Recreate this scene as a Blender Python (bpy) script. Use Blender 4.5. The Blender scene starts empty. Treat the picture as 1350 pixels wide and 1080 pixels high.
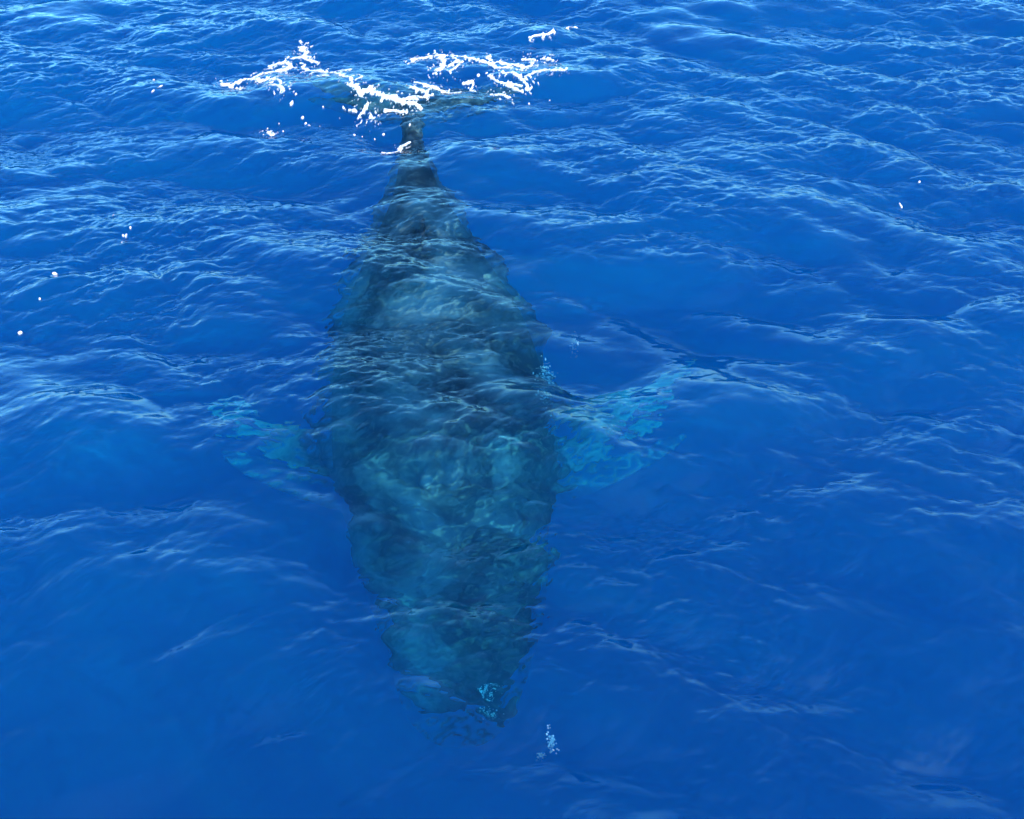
import bpy, bmesh, math
import numpy as np
from mathutils import Vector, noise as mnoise

scene = bpy.context.scene
R = math.radians

# ------------------------------------------------------------------ camera
CAM_H, PITCH = 7.0, 44.0
cam_d = bpy.data.cameras.new('camera')
cam = bpy.data.objects.new('camera', cam_d)
scene.collection.objects.link(cam)
cam.location = (0, 0, CAM_H)
cam.rotation_euler = (R(90 - PITCH), 0, 0)
cam_d.sensor_width = 36.0
cam_d.lens = 31.2
cam_d.clip_end = 9000
scene.camera = cam

# ------------------------------------------------------------------ sky and sun
SUN_EL, SUN_AZ = 36.0, 140.0          # azimuth clockwise from +Y: right of and a little behind the camera
world = bpy.data.worlds.new('World')
scene.world = world
world.use_nodes = True
wn = world.node_tree.nodes
wl = world.node_tree.links
wn.clear()
sky = wn.new('ShaderNodeTexSky')
sky.sky_type = 'NISHITA'
sky.sun_disc = False
sky.sun_elevation = R(SUN_EL)
sky.sun_rotation = R(SUN_AZ)
sky.altitude = 0
sky.air_density = 1.15
sky.dust_density = 0.7
sky.ozone_density = 4.0
bgn = wn.new('ShaderNodeBackground')
bgn.inputs['Strength'].default_value = 0.15
won = wn.new('ShaderNodeOutputWorld')
tint = wn.new('ShaderNodeMix'); tint.data_type = 'RGBA'; tint.blend_type = 'MULTIPLY'     # clear maritime air: a deep, saturated blue
tint.inputs['Factor'].default_value = 1.0
tint.inputs[7].default_value = (0.38, 0.91, 1.18, 1)
wl.new(sky.outputs[0], tint.inputs[6])
wl.new(tint.outputs[2], bgn.inputs['Color'])
wl.new(bgn.outputs[0], won.inputs['Surface'])
world.cycles.sampling_method = 'NONE'

sun_d = bpy.data.lights.new('sun', 'SUN')
sun_d.energy = 3.8
sun_d.angle = R(0.53)
sun_d.color = (1.0, 0.95, 0.87)
sun_d.cycles.use_multiple_importance_sampling = False
sun = bpy.data.objects.new('sun', sun_d)
scene.collection.objects.link(sun)
to_sun = Vector((math.sin(R(SUN_AZ)) * math.cos(R(SUN_EL)), math.cos(R(SUN_AZ)) * math.cos(R(SUN_EL)), math.sin(R(SUN_EL))))
sun.rotation_euler = to_sun.to_track_quat('Z', 'Y').to_euler()
sun.location = to_sun * 60

vs = scene.view_settings
vs.view_transform = 'Standard'
vs.look = 'None'
vs.exposure = 2.1
vs.gamma = 1.0
vs.use_curve_mapping = False

scene.render.engine = 'CYCLES'
cy = scene.cycles
cy.use_denoising = True
try:
    cy.denoiser = 'OPENIMAGEDENOISE'
except Exception:
    pass
cy.max_bounces = 9
cy.diffuse_bounces = 2
cy.glossy_bounces = 3
cy.transmission_bounces = 6
cy.volume_bounces = 3
cy.transparent_max_bounces = 4
cy.caustics_reflective = False
cy.caustics_refractive = True
cy.blur_glossy = 0.0
cy.sample_clamp_indirect = 6.0
cy.use_adaptive_sampling = False


# ------------------------------------------------------------------ helpers
def new_mat(name):
    m = bpy.data.materials.new(name)
    m.use_nodes = True
    m.node_tree.nodes.clear()
    return m, m.node_tree.nodes, m.node_tree.links


def link_mesh(name, me, mat, kind=None, label=None, cat=None, group=None):
    o = bpy.data.objects.new(name, me)
    scene.collection.objects.link(o)
    me.materials.append(mat)
    if kind: o['kind'] = kind
    if label: o['label'] = label
    if cat: o['category'] = cat
    if group: o['group'] = group
    return o


def mesh_from_arrays(name, co, quads):
    me = bpy.data.meshes.new(name)
    me.vertices.add(len(co))
    me.vertices.foreach_set('co', np.ascontiguousarray(co, dtype=np.float32).ravel())
    me.loops.add(quads.size)
    me.loops.foreach_set('vertex_index', np.ascontiguousarray(quads, dtype=np.int32).ravel())
    me.polygons.add(len(quads))
    me.polygons.foreach_set('loop_start', np.arange(0, quads.size, 4, dtype=np.int32))
    me.polygons.foreach_set('use_smooth', np.ones(len(quads), dtype=bool))
    me.update(calc_edges=True)
    return me


def bilerp(A, u, v):
    """sample a periodic array at fractional indices"""
    n0, n1 = A.shape
    i = np.floor(u).astype(np.int64); j = np.floor(v).astype(np.int64)
    fu = (u - i).astype(np.float32); fv = (v - j).astype(np.float32)
    i0 = i % n0; i1 = (i + 1) % n0; j0 = j % n1; j1 = (j + 1) % n1
    return (A[i0, j0] * (1 - fu) * (1 - fv) + A[i1, j0] * fu * (1 - fv)
            + A[i0, j1] * (1 - fu) * fv + A[i1, j1] * fu * fv)


def cubic(A, u, v):
    """periodic Catmull-Rom sampling (smooth normals between samples)"""
    n0, n1 = A.shape
    i = np.floor(u).astype(np.int64); j = np.floor(v).astype(np.int64)
    fu = (u - i).astype(np.float32); fv = (v - j).astype(np.float32)
    def w(t):
        return (-.5 * t + t * t - .5 * t ** 3, 1 - 2.5 * t * t + 1.5 * t ** 3,
                .5 * t + 2 * t * t - 1.5 * t ** 3, -.5 * t * t + .5 * t ** 3)
    wu, wv = w(fu), w(fv)
    out = np.zeros(u.shape, np.float32)
    for a in range(4):
        ia = (i + a - 1) % n0
        for b in range(4):
            out += A[ia, (j + b - 1) % n1] * wu[a] * wv[b]
    return out


def wave_tile(n, L, lam_lo, lam_hi, slope, wind_deg, power, against, seed, expo=4.0):
    """one periodic patch of wind waves: height and the two sideways displacements.
    slope: rms slope of the band; wind_deg: direction the waves run; power: how narrow the spread is"""
    rng = np.random.default_rng(seed)
    k1 = 2 * np.pi * np.fft.fftfreq(n, L / n)
    KX, KY = np.meshgrid(k1, k1, indexing='ij')
    K = np.hypot(KX, KY); K[0, 0] = 1e-6
    lam = 2 * np.pi / K
    band = (1 / (1 + (lam_lo / lam) ** 6)) * (1 / (1 + (lam / lam_hi) ** 6))
    ca = (KX * math.cos(R(wind_deg)) + KY * math.sin(R(wind_deg))) / K
    spread = np.where(ca > 0, np.abs(ca) ** power, against * np.abs(ca) ** power) + 0.02
    amp = np.sqrt(K ** -expo * band * spread)
    amp[0, 0] = 0
    hk = amp * (rng.normal(size=K.shape) + 1j * rng.normal(size=K.shape))
    h = np.fft.ifft2(hk)
    # rms slope, normalised
    sx = np.fft.ifft2(1j * KX * hk).real; sy = np.fft.ifft2(1j * KY * hk).real
    s = slope / math.sqrt(float((sx ** 2 + sy ** 2).mean()))
    dx = np.fft.ifft2(1j * KX / K * hk).real * s
    dy = np.fft.ifft2(1j * KY / K * hk).real * s
    return (h.real * s).astype(np.float32), dx.astype(np.float32), dy.astype(np.float32)


# ------------------------------------------------------------------ the sea surface
# grid: fine in front of the boat, opening out towards the horizon
def ramp(lo, hi, step, far, grow):
    a = list(np.arange(lo, hi + 1e-6, step))
    s = step
    while a[-1] < far:
        s *= grow; a.append(a[-1] + s)
    s = step
    b = [a[0]]
    while b[-1] > -far:
        s *= grow; b.append(b[-1] - s)
    return np.array(b[:0:-1] + a)

# rows (distance from the boat): spacing grows with distance
ys = [1.6]
while ys[-1] < 24.0:
    ys.append(ys[-1] + 0.0125 + 0.0009 * (ys[-1] - 2))
yn = ys[:]
s = yn[-1] - yn[-2]
while yn[-1] < 4000:
    s *= 1.14; yn.append(yn[-1] + s)
s = 0.0125; yb = [1.6]
while yb[-1] > -4000:
    s *= 1.14; yb.append(yb[-1] - s)
YS = np.array(yb[:0:-1] + yn)
# columns: a fan that widens with distance, so near water gets the small triangles
US = ramp(-1.0, 1.0, 1 / 470.0, 150.0, 1.14)
half = np.interp(YS, [-50, 1.6, 24.0, 60], [5.2, 5.2, 14.6, 20.0])
UU, YY = np.meshgrid(US, YS, indexing='xy')
XX = UU * half[:, None]
DX0 = np.gradient(XX, axis=1); DY0 = np.gradient(YY, axis=0)
SP = np.maximum(DX0, DY0)                                   # local grid spacing

TILES = [   # n, L, lam_lo, lam_hi, slope, wind, power, against, seed, expo, choppiness
    (512, 61.0, 2.2, 7.0, 0.095, -97, 4, 0.10, 3, 4.2, 0.9),
    (1024, 23.0, 0.60, 2.4, 0.185, -103, 3, 0.15, 11, 4.3, 0.95),
    (1024, 8.3, 0.14, 0.62, 0.135, -84, 3, 0.30, 29, 4.4, 0.7),
    (1024, 3.7, 0.045, 0.17, 0.135, -78, 2, 0.5, 41, 4.2, 0.4),
]

def fbm(n, L, seed, lo):
    h, _, _ = wave_tile(n, L, lo, L / 2.0, 1.0, 0, 0, 1.0, seed, 3.4)
    return (h - h.mean()) / h.std()

patch = fbm(256, 37.0, 77, 3.0)
patch2 = fbm(256, 13.0, 78, 0.9)

def sea_at(X, Y, SP):
    PX = np.zeros(X.shape, np.float32); PY = PX.copy(); PZ = PX.copy()
    gust = bilerp(patch, X / 37 * 256, Y / 37 * 256) * 0.5 + bilerp(patch2, X / 13 * 256, Y / 13 * 256) * 0.35
    lee = np.interp(Y, [-3, 3, 7, 12, 17, 60], [1.05, 1.1, 1.3, 1.2, 1.15, 1.15])   # calm beside the boat
    for q, (n, L, llo, lhi, sl, wd, pw, ag, sd, ex, chop) in enumerate(TILES):
        h, dx, dy = tiles[q]
        fade = np.clip((llo * 1.6 / np.maximum(SP, 1e-4) - 0.9) / 1.4, 0, 1)          # no waves shorter than the mesh can carry
        if q == 3:
            fade = fade * np.interp(Y, [6, 14, 60], [0.85, 1.35, 1.35])                      # breeze away from the boat
        if q >= 1:
            fade = fade * lee ** (0.25 if q == 1 else 1.0 if q == 2 else 0.8)
        if q >= 2:
            fade = fade * np.clip(0.85 + (0.60 if q == 2 else 0.75) * gust, 0.28, 2.2)
        fade = fade.astype(np.float32)
        u, v = X / L * n, Y / L * n
        PZ += cubic(h, u, v) * fade
        PX -= chop * cubic(dx, u, v) * fade
        PY -= chop * cubic(dy, u, v) * fade
    # crests may sharpen but never fold over, and no face stands steeper than a wavelet can
    def blur(A, n):
        for _ in range(n):
            A = (A * 2 + np.roll(A, 1, 0) + np.roll(A, -1, 0) + np.roll(A, 1, 1) + np.roll(A, -1, 1)) / 6
        return A
    def widen(M, n):
        for _ in range(n):
            M = np.maximum(M, 0.97 * (np.roll(M, 1, 0) + np.roll(M, -1, 0) + np.roll(M, 1, 1) + np.roll(M, -1, 1)) / 4)
        return blur(M, 3)
    r0, r1 = np.searchsorted(Y[:, 0], (1.2, 26.0)); c0, c1 = np.searchsorted(US, (-1.15, 1.15))
    w = (slice(r0, r1), slice(c0, c1))
    Xf, Yf = X[w].astype(np.float32), Y[w].astype(np.float32); px, py, pz = PX[w].copy(), PY[w].copy(), PZ[w].copy()
    cell = np.gradient(Xf, axis=1) * np.gradient(Yf, axis=0)
    cap = np.interp(Yf, [3, 7, 12, 17], [0.52, 0.54, 0.56, 0.58]).astype(np.float32)
    for it in range(26):
        ax = np.gradient(Xf + px, axis=1); ay = np.gradient(Yf + py, axis=1)
        bx = np.gradient(Xf + px, axis=0); by = np.gradient(Yf + py, axis=0)
        A = ax * by - ay * bx
        gx = np.gradient(pz, axis=1); gy = np.gradient(pz, axis=0)
        nx = (gx * by - gy * ay); ny = (gy * ax - gx * bx)
        sl = np.hypot(nx, ny) / np.maximum(A, 0.2 * cell)
        mk = np.clip(np.maximum((0.50 - A / cell) / 0.15, (sl - cap) / 0.08), 0, 1)
        if float(mk.max()) <= 0: break
        mk = widen(mk, 5)
        px += (blur(px, 6) - px) * mk; py += (blur(py, 6) - py) * mk; pz += (blur(pz, 4) - pz) * mk
    PX[w], PY[w], PZ[w] = px, py, pz
    return X + PX, Y + PY, PZ

tiles = [wave_tile(*t[:10]) for t in TILES]
SX, SY, SZ = sea_at(XX, YY, SP)

# how the moving surface gathers and spreads sunlight: a crest is a lens, a trough the opposite
def lens(X, Y, Z, depth):
    def d(A, ax):
        return np.gradient(A, axis=ax)
    hx = d(Z, 1) / d(X, 1); hy = d(Z, 0) / d(Y, 0)
    lap = d(hx, 1) / d(X, 1) + d(hy, 0) / d(Y, 0)
    for _ in range(5):
        lap = (lap * 2 + np.roll(lap, 1, 0) + np.roll(lap, -1, 0) + np.roll(lap, 1, 1) + np.roll(lap, -1, 1)) / 6
    J = np.abs(1 + 0.25 * depth * lap)
    return np.clip(1 / np.maximum(J, 0.12), 0.15, 5.0)
nr, nc = XX.shape
focus = lens(XX, YY, SZ, 1.1)
focus[SP > 0.06] = 1.0
top = np.stack([SX, SY, SZ], -1).reshape(-1, 3)
idx = np.arange(nr * nc).reshape(nr, nc)
quads = np.stack([idx[:-1, :-1], idx[:-1, 1:], idx[1:, 1:], idx[1:, :-1]], -1).reshape(-1, 4)
# close the body of water below
rim = np.concatenate([idx[0, :], idx[1:, -1], idx[-1, -2::-1], idx[-2:0:-1, 0]])
DEPTH = -60.0
low = top[rim].copy(); low[:, 2] = DEPTH
base = len(top)
m = len(rim)
a = np.arange(m); b = (a + 1) % m
skirt = np.stack([rim[b], rim[a], base + a, base + b], -1)
co = np.concatenate([top, low, [[0, 0, DEPTH]]])
cen = len(co) - 1
me = mesh_from_arrays('sea_water', co, np.concatenate([quads, skirt]))
bm = bmesh.new(); bm.from_mesh(me); bm.verts.ensure_lookup_table()
bm.faces.new([bm.verts[base + int(i)] for i in range(m)])
bm.to_mesh(me); bm.free()

fa = np.ones(len(me.vertices), np.float32); fa[:nr * nc] = focus.reshape(-1)
fo = me.attributes.new('focus', 'FLOAT', 'POINT'); fo.data.foreach_set('value', fa)
mat_water, N, Lk = new_mat('sea_water')
out = N.new('ShaderNodeOutputMaterial')
fr = N.new('ShaderNodeFresnel'); fr.inputs['IOR'].default_value = 1.333
gl = N.new('ShaderNodeBsdfGlossy'); gl.inputs['Roughness'].default_value = 0.05
rf = N.new('ShaderNodeBsdfRefraction'); rf.inputs['IOR'].default_value = 1.333; rf.inputs['Roughness'].default_value = 0.0
mx = N.new('ShaderNodeMixShader')
SUN_IN = 0.15                     # share of surface made see-through, patterned by focus to stand in for caustics
tr = N.new('ShaderNodeBsdfTransparent'); fat = N.new('ShaderNodeAttribute'); fat.attribute_name = 'focus'
mf = N.new('ShaderNodeMath'); mf.operation = 'MULTIPLY'; mf.use_clamp = True; mf.inputs[1].default_value = SUN_IN
Lk.new(fat.outputs['Fac'], mf.inputs[0])
m0 = N.new('ShaderNodeMixShader'); Lk.new(mf.outputs[0], m0.inputs[0])
Lk.new(rf.outputs[0], m0.inputs[1]); Lk.new(tr.outputs[0], m0.inputs[2])
Lk.new(fr.outputs[0], mx.inputs[0]); Lk.new(m0.outputs[0], mx.inputs[1]); Lk.new(gl.outputs[0], mx.inputs[2])
Lk.new(mx.outputs[0], out.inputs['Surface'])
SCAT = (0.001, 0.046, 0.086)      # per metre
ABSO = (0.70, 0.066, 0.022)
vs_ = N.new('ShaderNodeVolumeScatter'); vs_.inputs['Density'].default_value = 1.0
vs_.inputs['Color'].default_value = (*SCAT, 1); vs_.inputs['Anisotropy'].default_value = 0.0
va_ = N.new('ShaderNodeVolumeAbsorption'); va_.inputs['Density'].default_value = 1.0
va_.inputs['Color'].default_value = (1 - ABSO[0], 1 - ABSO[1], 1 - ABSO[2], 1)
ad = N.new('ShaderNodeAddShader')
Lk.new(vs_.outputs[0], ad.inputs[0]); Lk.new(va_.outputs[0], ad.inputs[1])
Lk.new(ad.outputs[0], out.inputs['Volume'])
mat_water.cycles.homogeneous_volume = True
sea = link_mesh('sea_water', me, mat_water, kind='structure', label='deep blue wind-rippled open sea with bright crests', cat='sea')

# ------------------------------------------------------------------ the whale
# stations along the body: distance from the boat y, centre x, depth of the axis, half width, half height
ST = [
    (4.32, -0.56, -2.16, 0.16, 0.08), (4.40, -0.56, -2.14, 0.36, 0.16), (4.60, -0.57, -2.10, 0.56, 0.27),
    (5.00, -0.58, -2.08, 0.73, 0.42), (5.32, -0.57, -2.07, 0.81, 0.50), (5.78, -0.62, -2.02, 0.99, 0.66),
    (6.36, -0.70, -1.95, 1.14, 0.86), (6.99, -0.80, -1.91, 1.26, 1.05), (7.67, -0.87, -1.86, 1.45, 1.22),
    (8.53, -0.93, -1.79, 1.55, 1.30), (9.64, -1.08, -1.66, 1.52, 1.26), (10.56, -1.19, -1.50, 1.38, 1.13),
    (11.44, -1.33, -1.25, 1.05, 0.94), (12.10, -1.42, -1.03, 0.76, 0.76), (13.00, -1.55, -0.80, 0.44, 0.54),
    (14.00, -1.70, -0.58, 0.24, 0.36), (14.70, -1.76, -0.46, 0.17, 0.24), (15.30, -1.80, -0.37, 0.22, 0.13),
    (15.60, -1.81, -0.33, 0.16, 0.06),
]
ST = np.array(ST)
tt = np.linspace(0, len(ST) - 1, 120)
def smooth_cols(P, tt):
    n = len(P); i = np.clip(np.floor(tt).astype(int), 0, n - 2); f = (tt - i)[:, None]
    p0 = P[np.maximum(i - 1, 0)]; p1 = P[i]; p2 = P[i + 1]; p3 = P[np.minimum(i + 2, n - 1)]
    return 0.5 * (2 * p1 + (p2 - p0) * f + (2 * p0 - 5 * p1 + 4 * p2 - p3) * f ** 2 + (3 * p1 - p0 - 3 * p2 + p3) * f ** 3)
SS = smooth_cols(ST, tt)

wb = bmesh.new()
def loft(rings):
    vv = [[wb.verts.new(p) for p in r] for r in rings]
    for r0, r1 in zip(vv, vv[1:]):
        n = len(r0)
        for i in range(n):
            wb.faces.new((r0[i], r0[(i + 1) % n], r1[(i + 1) % n], r1[i]))
    wb.faces.new(vv[0][::-1]); wb.faces.new(vv[-1])

def body_ring(row, n=40):
    y, x, z, w, h = row
    head = max(0.0, min(1.0, (7.6 - y) / 2.0))
    r = []
    for i in range(n):
        a = 2 * math.pi * i / n
        c, s = math.cos(a), math.sin(a)
        e = 2.0 - 0.25 * head                       # a flatter, squarer rostrum
        px = math.copysign(abs(c) ** (2 / 2.15), c) * w
        pz = math.copysign(abs(s) ** (2 / 2.05), s) * h
        if s > 0:
            pz += 0.10 * head * h * math.exp(-(c * 3.2) ** 2)      # keel running to the blowholes
            px *= 1 - 0.10 * s * s
        else:
            pz *= 1.06
        r.append((x + px, y, z + pz))
    return r
loft([body_ring(r) for r in SS])

def blade(path, sect=18):
    """a fin: list of (centre, chord vector, thickness)"""
    rings = []
    for c, ch, th, up in path:
        c, ch, up = Vector(c), Vector(ch), Vector(up).normalized()
        r = []
        for i in range(sect):
            a = 2 * math.pi * i / sect
            u = math.cos(a); v = math.sin(a)
            r.append(tuple(c + ch * (0.5 * u) + up * (th * v * (0.55 + 0.35 * u))))
        rings.append(r)
    loft(rings)

# long knobbly flippers swept out, back and down
for sx, x0, out_, back, down in ((1, -0.93 + 1.15, 2.35, 1.35, 1.05), (-1, -0.93 - 1.15, 2.1, 1.0, 1.05)):
    P = []
    for k in range(15):
        t = k / 14
        c = Vector((x0 + sx * out_ * t, 7.75 + back * t ** 1.5, -1.95 - down * (t ** 1.25) * 0.35))
        chord = 0.98 * (1 - 0.55 * t) * (1 - max(0, (t - 0.86) / 0.14) ** 2 * 0.8) + (0.05 * math.sin(k * 2.4) if 0 < k < 14 else 0)
        P.append((c, Vector((-0.30 * sx, -0.95, 0.1)) * chord, 0.16 * (1 - 0.55 * t), (0.3 * sx, 0, 1)))
    blade(P)

# flukes: two swept blades meeting at a notch
for sx in (1, -1):
    P = []
    for k in range(15):
        t = k / 14
        c = Vector((-1.81 + sx * 2.05 * t, 15.42 + 0.25 * t + 0.50 * t ** 2, -0.34 - 0.10 * t * t))
        chord = 1.15 * (1 - t) ** 0.62 * (1 - 0.18 * math.exp(-(t / 0.08) ** 2)) + 0.07
        P.append((c, Vector((-0.1 * sx, -1, 0)) * chord, 0.13 * (1 - 0.6 * t), (0, 0, 1)))
    blade(P)

# low hooked back fin
P = []
for k in range(7):
    t = k / 6
    P.append(((-1.33, 11.2 + 0.32 * t * t, -0.40 + 0.24 * t), (0, -0.95 * (1 - t) ** 0.8 - 0.10, 0), 0.12 * (1 - 0.5 * t), (1, 0, 0)))
blade(P)

def lump(c, r, sq=(1, 1, 1)):
    mats = bmesh.ops.create_icosphere(wb, subdivisions=2, radius=r)
    for v in mats['verts']:
        v.co = Vector((v.co.x * sq[0] + c[0], v.co.y * sq[1] + c[1], v.co.z * sq[2] + c[2]))

# knobs on the snout and jaw edges
def at_body(y):
    return [float(np.interp(y, SS[:, 0], SS[:, k])) for k in range(1, 5)]
rng = np.random.default_rng(5)
for k in range(9):
    y = 4.5 + k * 0.26
    x, z, w, h = at_body(y)
    for f in (-0.72, -0.4, 0.0, 0.4, 0.72):
        if f == 0.0 and k > 6: continue
        fx = f + rng.uniform(-.05, .05)
        lump((x + fx * w, y + rng.uniform(-.06, .06), z + h * math.sqrt(1 - fx * fx) * 0.97), rng.uniform(0.05, 0.085))
for sx in (-1, 1):      # blowhole guard
    x, z, w, h = at_body(6.95)
    lump((x + sx * 0.13, 6.95, z + h * 1.05), 0.16, (0.8, 2.0, 0.8))

wm = bpy.data.meshes.new('whale'); wb.to_mesh(wm); wb.free()
mat_whale, N, Lk = new_mat('whale_skin')
whale = link_mesh('whale', wm, mat_whale, label='dark grey whale with long pale flippers swimming just under the surface', cat='whale')
md = whale.modifiers.new('skin', 'REMESH'); md.mode = 'VOXEL'; md.voxel_size = 0.035; md.use_smooth_shade = True
sm = whale.modifiers.new('soften', 'SMOOTH'); sm.factor = 0.5; sm.iterations = 4
dg = bpy.context.evaluated_depsgraph_get()
wm2 = bpy.data.meshes.new_from_object(whale.evaluated_get(dg))
whale.modifiers.clear(); whale.data = wm2; wm2.name = 'whale'
if not wm2.materials: wm2.materials.append(mat_whale)
wm2.polygons.foreach_set('use_smooth', np.ones(len(wm2.polygons), dtype=bool))
# pale pigment: flippers, the underside of the flukes' edge
nv = len(wm2.vertices)
vc = np.empty(nv * 3, np.float32); wm2.vertices.foreach_get('co', vc); vc = vc.reshape(-1, 3)
bx_ = np.interp(vc[:, 1], SS[:, 0], SS[:, 1]); bw = np.interp(vc[:, 1], SS[:, 0], SS[:, 3])
fl = np.clip((np.abs(vc[:, 0] - bx_) - bw - 0.15) / 0.95, 0, 1) * (vc[:, 1] < 10.5)
tail = np.clip((vc[:, 1] - 14.9) / 0.5, 0, 1) * 0.15
pale = np.maximum(fl, tail).astype(np.float32)
at_ = wm2.attributes.new('pale', 'FLOAT', 'POINT'); at_.data.foreach_set('value', pale)

out = N.new('ShaderNodeOutputMaterial')
pb = N.new('ShaderNodeBsdfPrincipled'); pb.inputs['Roughness'].default_value = 0.65
pb.inputs['Specular IOR Level'].default_value = 0.1
tc = N.new('ShaderNodeTexCoord')
n1 = N.new('ShaderNodeTexNoise'); n1.inputs['Scale'].default_value = 1.3; n1.inputs['Detail'].default_value = 8
n2 = N.new('ShaderNodeTexNoise'); n2.inputs['Scale'].default_value = 9.0; n2.inputs['Detail'].default_value = 6
Lk.new(tc.outputs['Object'], n1.inputs['Vector']); Lk.new(tc.outputs['Object'], n2.inputs['Vector'])
cr = N.new('ShaderNodeValToRGB')  # mottled skin, its contrast raised to imitate patches of rippling light
cr.color_ramp.elements[0].position = 0.42; cr.color_ramp.elements[0].color = (0.010, 0.012, 0.016, 1)
cr.color_ramp.elements[1].position = 0.64; cr.color_ramp.elements[1].color = (0.13, 0.15, 0.165, 1)
Lk.new(n1.outputs[0], cr.inputs[0])
atn = N.new('ShaderNodeAttribute'); atn.attribute_name = 'pale'
md_ = N.new('ShaderNodeMath'); md_.operation = 'MULTIPLY_ADD'
sb = N.new('ShaderNodeMath'); sb.operation = 'SUBTRACT'; sb.inputs[1].default_value = 0.5
Lk.new(n2.outputs[0], sb.inputs[0])
md_.inputs[1].default_value = 0.8; md_.use_clamp = True
Lk.new(sb.outputs[0], md_.inputs[0]); Lk.new(atn.outputs['Fac'], md_.inputs[2])
mm = N.new('ShaderNodeMix'); mm.data_type = 'RGBA'
Lk.new(md_.outputs[0], mm.inputs['Factor']); Lk.new(cr.outputs[0], mm.inputs[6]); mm.inputs[7].default_value = (0.36, 0.42, 0.38, 1)
Lk.new(mm.outputs[2], pb.inputs['Base Color'])
Lk.new(pb.outputs[0], out.inputs['Surface'])

# ------------------------------------------------------------------ foam left on the surface by the flukes
STROKES = [
    ([(-4.14, 17.52), (-3.96, 17.37), (-3.97, 17.08)], 4.5),
    ([(-3.93, 17.01), (-3.81, 16.97)], 4.0),
    ([(-4.59, 16.59), (-4.44, 16.76), (-4.24, 16.76), (-4.14, 16.56), (-4.32, 16.45), (-4.50, 16.25)], 3.2),
    ([(-4.20, 16.87), (-4.00, 16.90), (-3.69, 16.76)], 1.6),
    ([(-4.50, 16.25), (-4.65, 16.18), (-4.81, 16.05), (-4.52, 15.86), (-4.41, 15.89)], 3.0),
    ([(-5.33, 15.92), (-5.14, 15.86), (-5.07, 15.95), (-4.87, 16.05)], 2.8),
    ([(-5.02, 15.73), (-4.87, 15.63)], 2.6),
    ([(-3.92, 16.66), (-3.96, 16.52), (-3.84, 16.38), (-3.47, 16.25), (-3.23, 16.05), (-3.05, 15.79), (-2.87, 15.51), (-2.70, 15.29), (-2.29, 15.14), (-1.87, 14.96)], 2.6),
    ([(-3.32, 16.25), (-3.00, 16.18)], 1.6),
    ([(-3.57, 15.99), (-3.39, 15.92)], 1.4),
    ([(-4.44, 15.95), (-4.20, 15.79), (-4.07, 15.54)], 2.2),
    ([(-4.30, 15.57), (-4.08, 15.44), (-3.94, 15.29)], 2.8),
    ([(-4.14, 14.29), (-4.09, 14.18)], 2.6),
    ([(-2.83, 14.87), (-2.67, 14.87)], 1.3),
    ([(-2.59, 14.75), (-2.50, 14.90)], 3.0),
    ([(-2.39, 14.69), (-2.30, 14.60)], 2.6),
    ([(-2.16, 14.78), (-1.84, 14.72)], 1.8),
    ([(-1.80, 14.96), (-1.62, 14.84)], 2.6),
    ([(-2.82, 15.60), (-2.72, 15.70), (-2.79, 15.82)], 1.2),
    ([(-1.94, 16.76), (-1.61, 16.97), (-1.17, 16.97), (-0.91, 16.76), (-0.36, 16.62)], 2.6),
    ([(-1.35, 16.87), (-1.26, 16.59), (-1.31, 16.35), (-1.41, 16.25)], 4.0),
    ([(-1.09, 16.80), (-0.99, 16.52), (-1.18, 16.45)], 2.0),
    ([(-1.12, 16.25), (-0.93, 16.52)], 2.0),
    ([(-1.81, 15.82), (-1.59, 15.66), (-1.44, 15.60), (-0.92, 15.51)], 2.6),
    ([(-1.90, 15.51), (-1.71, 15.47), (-1.57, 15.41)], 2.8),
    ([(-1.94, 15.02), (-1.65, 15.26), (-1.46, 15.38)], 1.7),
    ([(-0.91, 15.95), (-0.69, 16.05), (-0.74, 15.63), (-0.65, 15.60)], 1.8),
    ([(-0.44, 17.05), (-0.48, 16.80), (-0.33, 16.66)], 1.8),
    ([(-0.22, 16.73), (0.01, 16.66), (0.21, 16.52), (0.39, 16.45)], 3.2),
    ([(-0.33, 16.52), (-0.04, 16.45), (0.21, 16.32)], 2.4),
    ([(-0.41, 16.08), (-0.21, 15.82), (0.00, 15.76), (0.21, 15.66)], 2.2),
    ([(0.00, 16.18), (0.13, 16.05), (0.24, 15.79), (0.34, 15.57)], 2.8),
    ([(-0.15, 16.15), (0.07, 16.18)], 2.2),
    ([(0.59, 16.73), (0.76, 16.62)], 3.0),
    ([(0.22, 16.87), (0.43, 16.73), (0.36, 16.45)], 2.2),
    ([(0.35, 16.05), (0.66, 16.05), (0.77, 15.95), (0.98, 16.02)], 2.4),
    ([(-0.37, 15.35), (-0.18, 15.32), (-0.04, 15.23)], 2.2),
    ([(-0.14, 15.66), (0.21, 15.47)], 2.0),
    ([(0.38, 17.67), (0.56, 17.78), (0.75, 17.98)], 1.8),
    ([(1.07, 18.49), (1.29, 18.73)], 2.0),
    ([(-2.09, 13.28), (-1.83, 13.54), (-1.66, 13.99)], 1.7),
    ([(-1.79, 13.80), (-1.75, 13.38)], 1.1),
]
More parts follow.
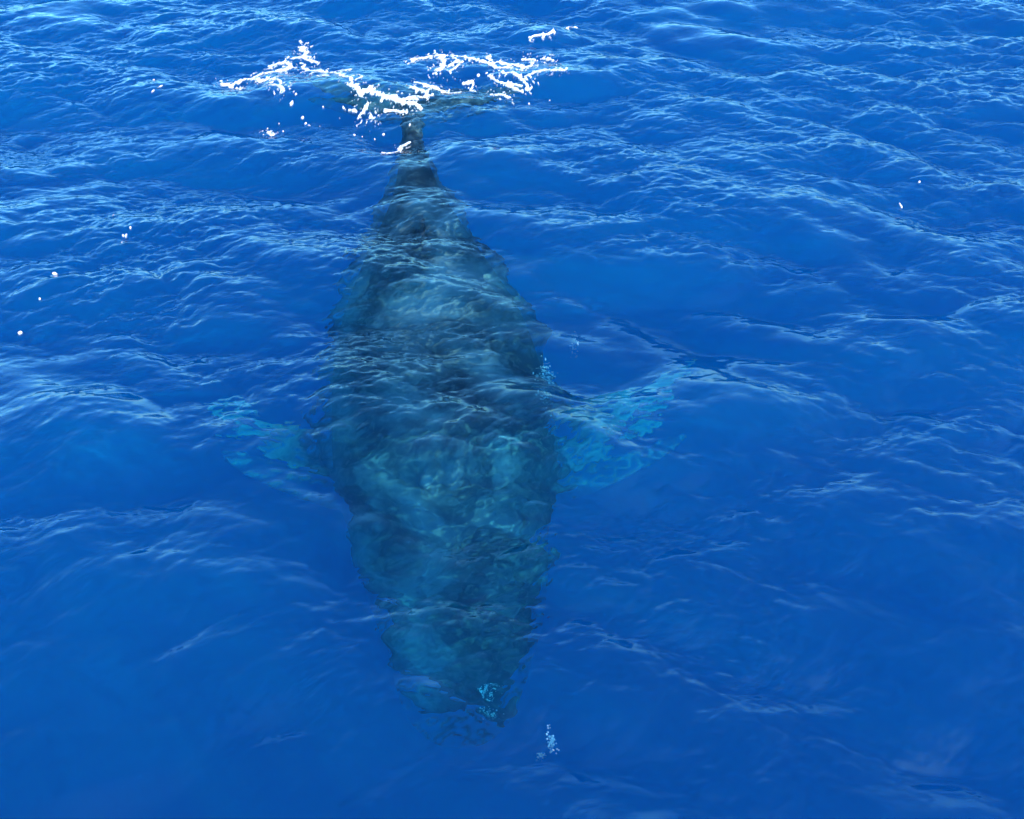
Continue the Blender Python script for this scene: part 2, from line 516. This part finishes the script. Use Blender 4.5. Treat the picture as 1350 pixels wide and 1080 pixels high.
DOTS = [(-6.31, 15.54, 2.6), (-6.35, 15.41, 2.0), (-6.54, 15.79, 1.5), (-6.93, 14.72, 1.8), (-7.17, 14.96, 1.6), (-5.54, 10.73, 3.2), (-5.54, 10.48, 2.6), (-5.49, 10.87, 1.6), (-6.18, 9.73, 2.4), (-6.12, 8.68, 2.4), (-6.10, 9.31, 1.6), (-5.93, 11.27, 1.6), (6.21, 12.31, 2.0), (5.77, 11.82, 1.8), (2.18, 14.96, 1.4), (-6.03, 8.20, 1.6), (-5.25, 16.12, 1.6), (-5.53, 16.25, 1.5), (-5.48, 15.79, 1.6), (-5.04, 15.29, 1.5), (-4.96, 15.38, 1.6), (-3.74, 15.20, 2.2), (-3.82, 15.29, 2.0), (-3.69, 15.14, 2.4), (-3.74, 14.96, 2.6), (-3.58, 14.75, 2.4), (-3.44, 14.43, 2.2), (-3.52, 14.58, 1.5), (-3.27, 14.40, 1.8), (-3.22, 14.96, 1.6), (-2.92, 14.96, 1.8), (-2.95, 14.72, 1.5), (-3.99, 14.58, 1.5), (-4.17, 14.49, 1.6), (-3.90, 14.32, 1.4), (-2.63, 14.07, 2.4), (-2.46, 14.07, 1.5), (-2.24, 14.02, 1.4), (-2.10, 14.10, 2.0), (-1.90, 13.80, 1.4), (-1.69, 14.35, 1.4), (-1.43, 13.54, 1.4), (0.70, 15.23, 1.6), (0.31, 15.11, 2.2), (0.46, 15.79, 1.8), (0.51, 15.66, 1.8), (0.85, 16.35, 1.8), (0.93, 16.45, 1.6), (-0.04, 15.47, 2.0), (-0.21, 16.05, 2.2), (-0.50, 16.28, 2.4), (-0.64, 16.25, 1.8), (-0.29, 16.45, 2.0)]

def on_sea(x, y):
    """the sea surface above the rest position x, y: read from the water mesh itself"""
    r = np.interp(y, YS, np.arange(len(YS))); hf = np.interp(y, YS, half)
    c = np.interp(x / hf, US, np.arange(len(US)))
    i = np.clip(r.astype(int), 0, nr - 2); j = np.clip(c.astype(int), 0, nc - 2)
    a = r - i; b = c - j
    def g(A):
        return A[i, j] * (1 - a) * (1 - b) + A[i + 1, j] * a * (1 - b) + A[i, j + 1] * (1 - a) * b + A[i + 1, j + 1] * a * b
    return g(SX), g(SY), g(SZ)

def ripple_noise(n, L, lo, hi, seed):
    h, _, _ = wave_tile(n, L, lo, hi, 1.0, 0, 0, 1.0, seed, 2.0)
    return h / h.std()
fine = ripple_noise(512, 4.3, 0.04, 0.12, 91); fine3 = ripple_noise(512, 5.9, 0.10, 0.35, 95); fine2 = fbm(512, 5.3, 92, 0.12)

def seg_d(X, Y, p, q, ky):
    ax, ay = p; bx, by = q
    vx, vy = bx - ax, (by - ay) * ky
    wx, wy = X - ax, (Y - ay) * ky
    t = np.clip((wx * vx + wy * vy) / max(vx * vx + vy * vy, 1e-9), 0, 1)
    return np.hypot(wx - t * vx, wy - t * vy)

def foam_mesh(name, x0, x1, y0, y1, strokes, dots, label, speckle=None):
    st = 0.008
    gx = np.arange(x0, x1, st); gy = np.arange(y0, y1, st * 1.3)
    X, Y = np.meshgrid(gx, gy)
    # wander, so that no streak has a ruled edge
    wx = bilerp(fine2, X / 5.3 * 512, Y / 5.3 * 512); wy = bilerp(fine2, X / 5.3 * 512 + 191, Y / 5.3 * 512 + 77)
    Xw = X + 0.030 * wx; Yw = Y + 0.055 * wy
    F = np.zeros(X.shape, np.float32)
    for pts, w in strokes:
        wr = w * 0.0088
        for p, q in zip(pts, pts[1:]):
            bx0, bx1 = min(p[0], q[0]) - .5, max(p[0], q[0]) + .5
            by0, by1 = min(p[1], q[1]) - .7, max(p[1], q[1]) + .7
            i0, i1 = np.searchsorted(gy, (by0, by1)); j0, j1 = np.searchsorted(gx, (bx0, bx1))
            if i1 <= i0 or j1 <= j0: continue
            sl = (slice(i0, i1), slice(j0, j1))
            d = seg_d(Xw[sl], Yw[sl], p, q, 0.52)
            F[sl] = np.maximum(F[sl], 0.92 * np.exp(-(d / (wr * 1.15)) ** 2) + 0.45 * np.exp(-(d / (wr * 7.5)) ** 2))
    for x, y, w in dots:
        wr = w * 0.0115
        i0, i1 = np.searchsorted(gy, (y - .4, y + .4)); j0, j1 = np.searchsorted(gx, (x - .3, x + .3))
        if i1 <= i0 or j1 <= j0: continue
        sl = (slice(i0, i1), slice(j0, j1))
        F[sl] = np.maximum(F[sl], 1.25 * np.exp(-(np.hypot(Xw[sl] - x, (Yw[sl] - y) * 0.6) / wr) ** 2))
    nz = bilerp(fine, X / 4.3 * 512, Y / 4.3 * 340) * 0.62 + bilerp(fine3, X / 5.9 * 512, Y / 5.9 * 340) * 0.5
    v = F + 0.36 * nz * np.clip(F * 3, 0, 1) - 0.63
    keep = v > 0
    px, py, pz = on_sea(X, Y)
    h = 0.006 + 0.010 * np.sqrt(np.clip(v, 0, 1))
    h = np.where(keep, h, -0.02)
    P = np.stack([px, py, pz + h], -1).reshape(-1, 3)
    ii = np.arange(X.size).reshape(X.shape)
    kq = keep[:-1, :-1] | keep[:-1, 1:] | keep[1:, 1:] | keep[1:, :-1]
    Q = np.stack([ii[:-1, :-1], ii[:-1, 1:], ii[1:, 1:], ii[1:, :-1]], -1)[kq]
    used, inv = np.unique(Q, return_inverse=True)
    me = mesh_from_arrays(name, P[used], inv.reshape(-1, 4))
    th = me.attributes.new('thick', 'FLOAT', 'POINT'); th.data.foreach_set('value', np.ascontiguousarray(np.clip(v / 0.42, 0, 1).reshape(-1)[used], dtype=np.float32))
    return link_mesh(name, me, mat_foam, kind='stuff', label=label, cat='foam')

mat_foam, N, Lk = new_mat('sea_foam')
out = N.new('ShaderNodeOutputMaterial')
pb = N.new('ShaderNodeBsdfPrincipled'); pb.inputs['Roughness'].default_value = 0.7
pb.inputs['Base Color'].default_value = (0.40, 0.41, 0.43, 1)
n1 = N.new('ShaderNodeTexNoise'); n1.inputs['Scale'].default_value = 60; n1.inputs['Detail'].default_value = 3
bp = N.new('ShaderNodeBump'); bp.inputs['Strength'].default_value = 0.25; bp.inputs['Distance'].default_value = 0.01
tc = N.new('ShaderNodeTexCoord')
Lk.new(tc.outputs['Object'], n1.inputs['Vector']); Lk.new(n1.outputs[0], bp.inputs['Height']); Lk.new(bp.outputs[0], pb.inputs['Normal'])
tr = N.new('ShaderNodeBsdfTransparent'); mx = N.new('ShaderNodeMixShader')       # thin films of bubbles let the water show
ta = N.new('ShaderNodeAttribute'); ta.attribute_name = 'thick'
mr = N.new('ShaderNodeMapRange'); mr.inputs['To Min'].default_value = 0.04; mr.inputs['To Max'].default_value = 0.97
Lk.new(ta.outputs['Fac'], mr.inputs['Value']); Lk.new(mr.outputs[0], mx.inputs[0])
Lk.new(tr.outputs[0], mx.inputs[1]); Lk.new(pb.outputs[0], mx.inputs[2])
Lk.new(mx.outputs[0], out.inputs['Surface'])

foam_mesh('sea_foam', -6.9, -1.3, 12.8, 18.2, [q for q in STROKES if np.mean([p[0] for p in q[0]]) < -1.9], [d for d in DOTS if -6.9 < d[0] < -1.85 and d[1] > 12.9],
          'white foam curls and flecks above the left fluke of the whale')
foam_mesh('sea_foam', -2.6, 1.9, 12.9, 19.6, [q for q in STROKES if np.mean([p[0] for p in q[0]]) >= -1.9], [d for d in DOTS if -1.85 <= d[0] < 1.9 and d[1] > 13.5],
          'white lacy foam above the right fluke of the whale')
foam_mesh('sea_foam', -7.3, -5.2, 8.3, 12.0, [], [d for d in DOTS if d[0] < -5.2 and d[1] < 12],
          'few scattered foam flecks drifting on open water left of the whale')
foam_mesh('sea_foam', 5.5, 6.5, 11.5, 12.6, [], [d for d in DOTS if d[0] > 5.5],
          'two tiny foam flecks alone on open water right of the whale')

# ------------------------------------------------------------------ bubbles the whale leaves behind, just below the surface
mat_bub, N, Lk = new_mat('air_bubbles')
out = N.new('ShaderNodeOutputMaterial')
pb = N.new('ShaderNodeBsdfPrincipled'); pb.inputs['Roughness'].default_value = 0.35
pb.inputs['Base Color'].default_value = (0.80, 0.84, 0.82, 1)
Lk.new(pb.outputs[0], out.inputs['Surface'])
def bubbles(c, r, n, size, seed, label):
    g = np.random.default_rng(seed); bm = bmesh.new()
    for _ in range(n):
        p = Vector([c[k] + g.normal() * 0.5 * r[k] for k in range(3)])
        q = bmesh.ops.create_icosphere(bm, subdivisions=1, radius=size * g.uniform(0.35, 1.0))
        for v in q['verts']: v.co = Vector((v.co.x * 1.2, v.co.y * 1.2, v.co.z * 0.7)) + p
    me = bpy.data.meshes.new('air_bubbles'); bm.to_mesh(me); bm.free()
    for f in me.polygons: f.use_smooth = True
    return link_mesh('air_bubbles', me, mat_bub, kind='stuff', label=label, cat='bubbles')
bubbles((0.34, 3.50, -0.35), (0.05, 0.12, 0.03), 60, 0.011, 1, 'small pale patch of bubbles ahead of the whale snout')
bubbles((0.24, 3.36, -0.35), (0.035, 0.035, 0.02), 24, 0.011, 2, 'tiny pale patch of bubbles farthest ahead of the whale snout')
bubbles((0.44, 8.48, -0.85), (0.12, 0.26, 0.10), 150, 0.012, 3, 'bright bubbles trailing at the root of the right flipper')
bubbles((0.80, 8.84, -0.45), (0.05, 0.14, 0.04), 34, 0.009, 4, 'thin wisp of bubbles rising behind the right flipper')
bubbles((-0.24, 4.46, -1.75), (0.11, 0.07, 0.05), 70, 0.011, 5, 'pale bubbles clinging to the tip of the whale snout')
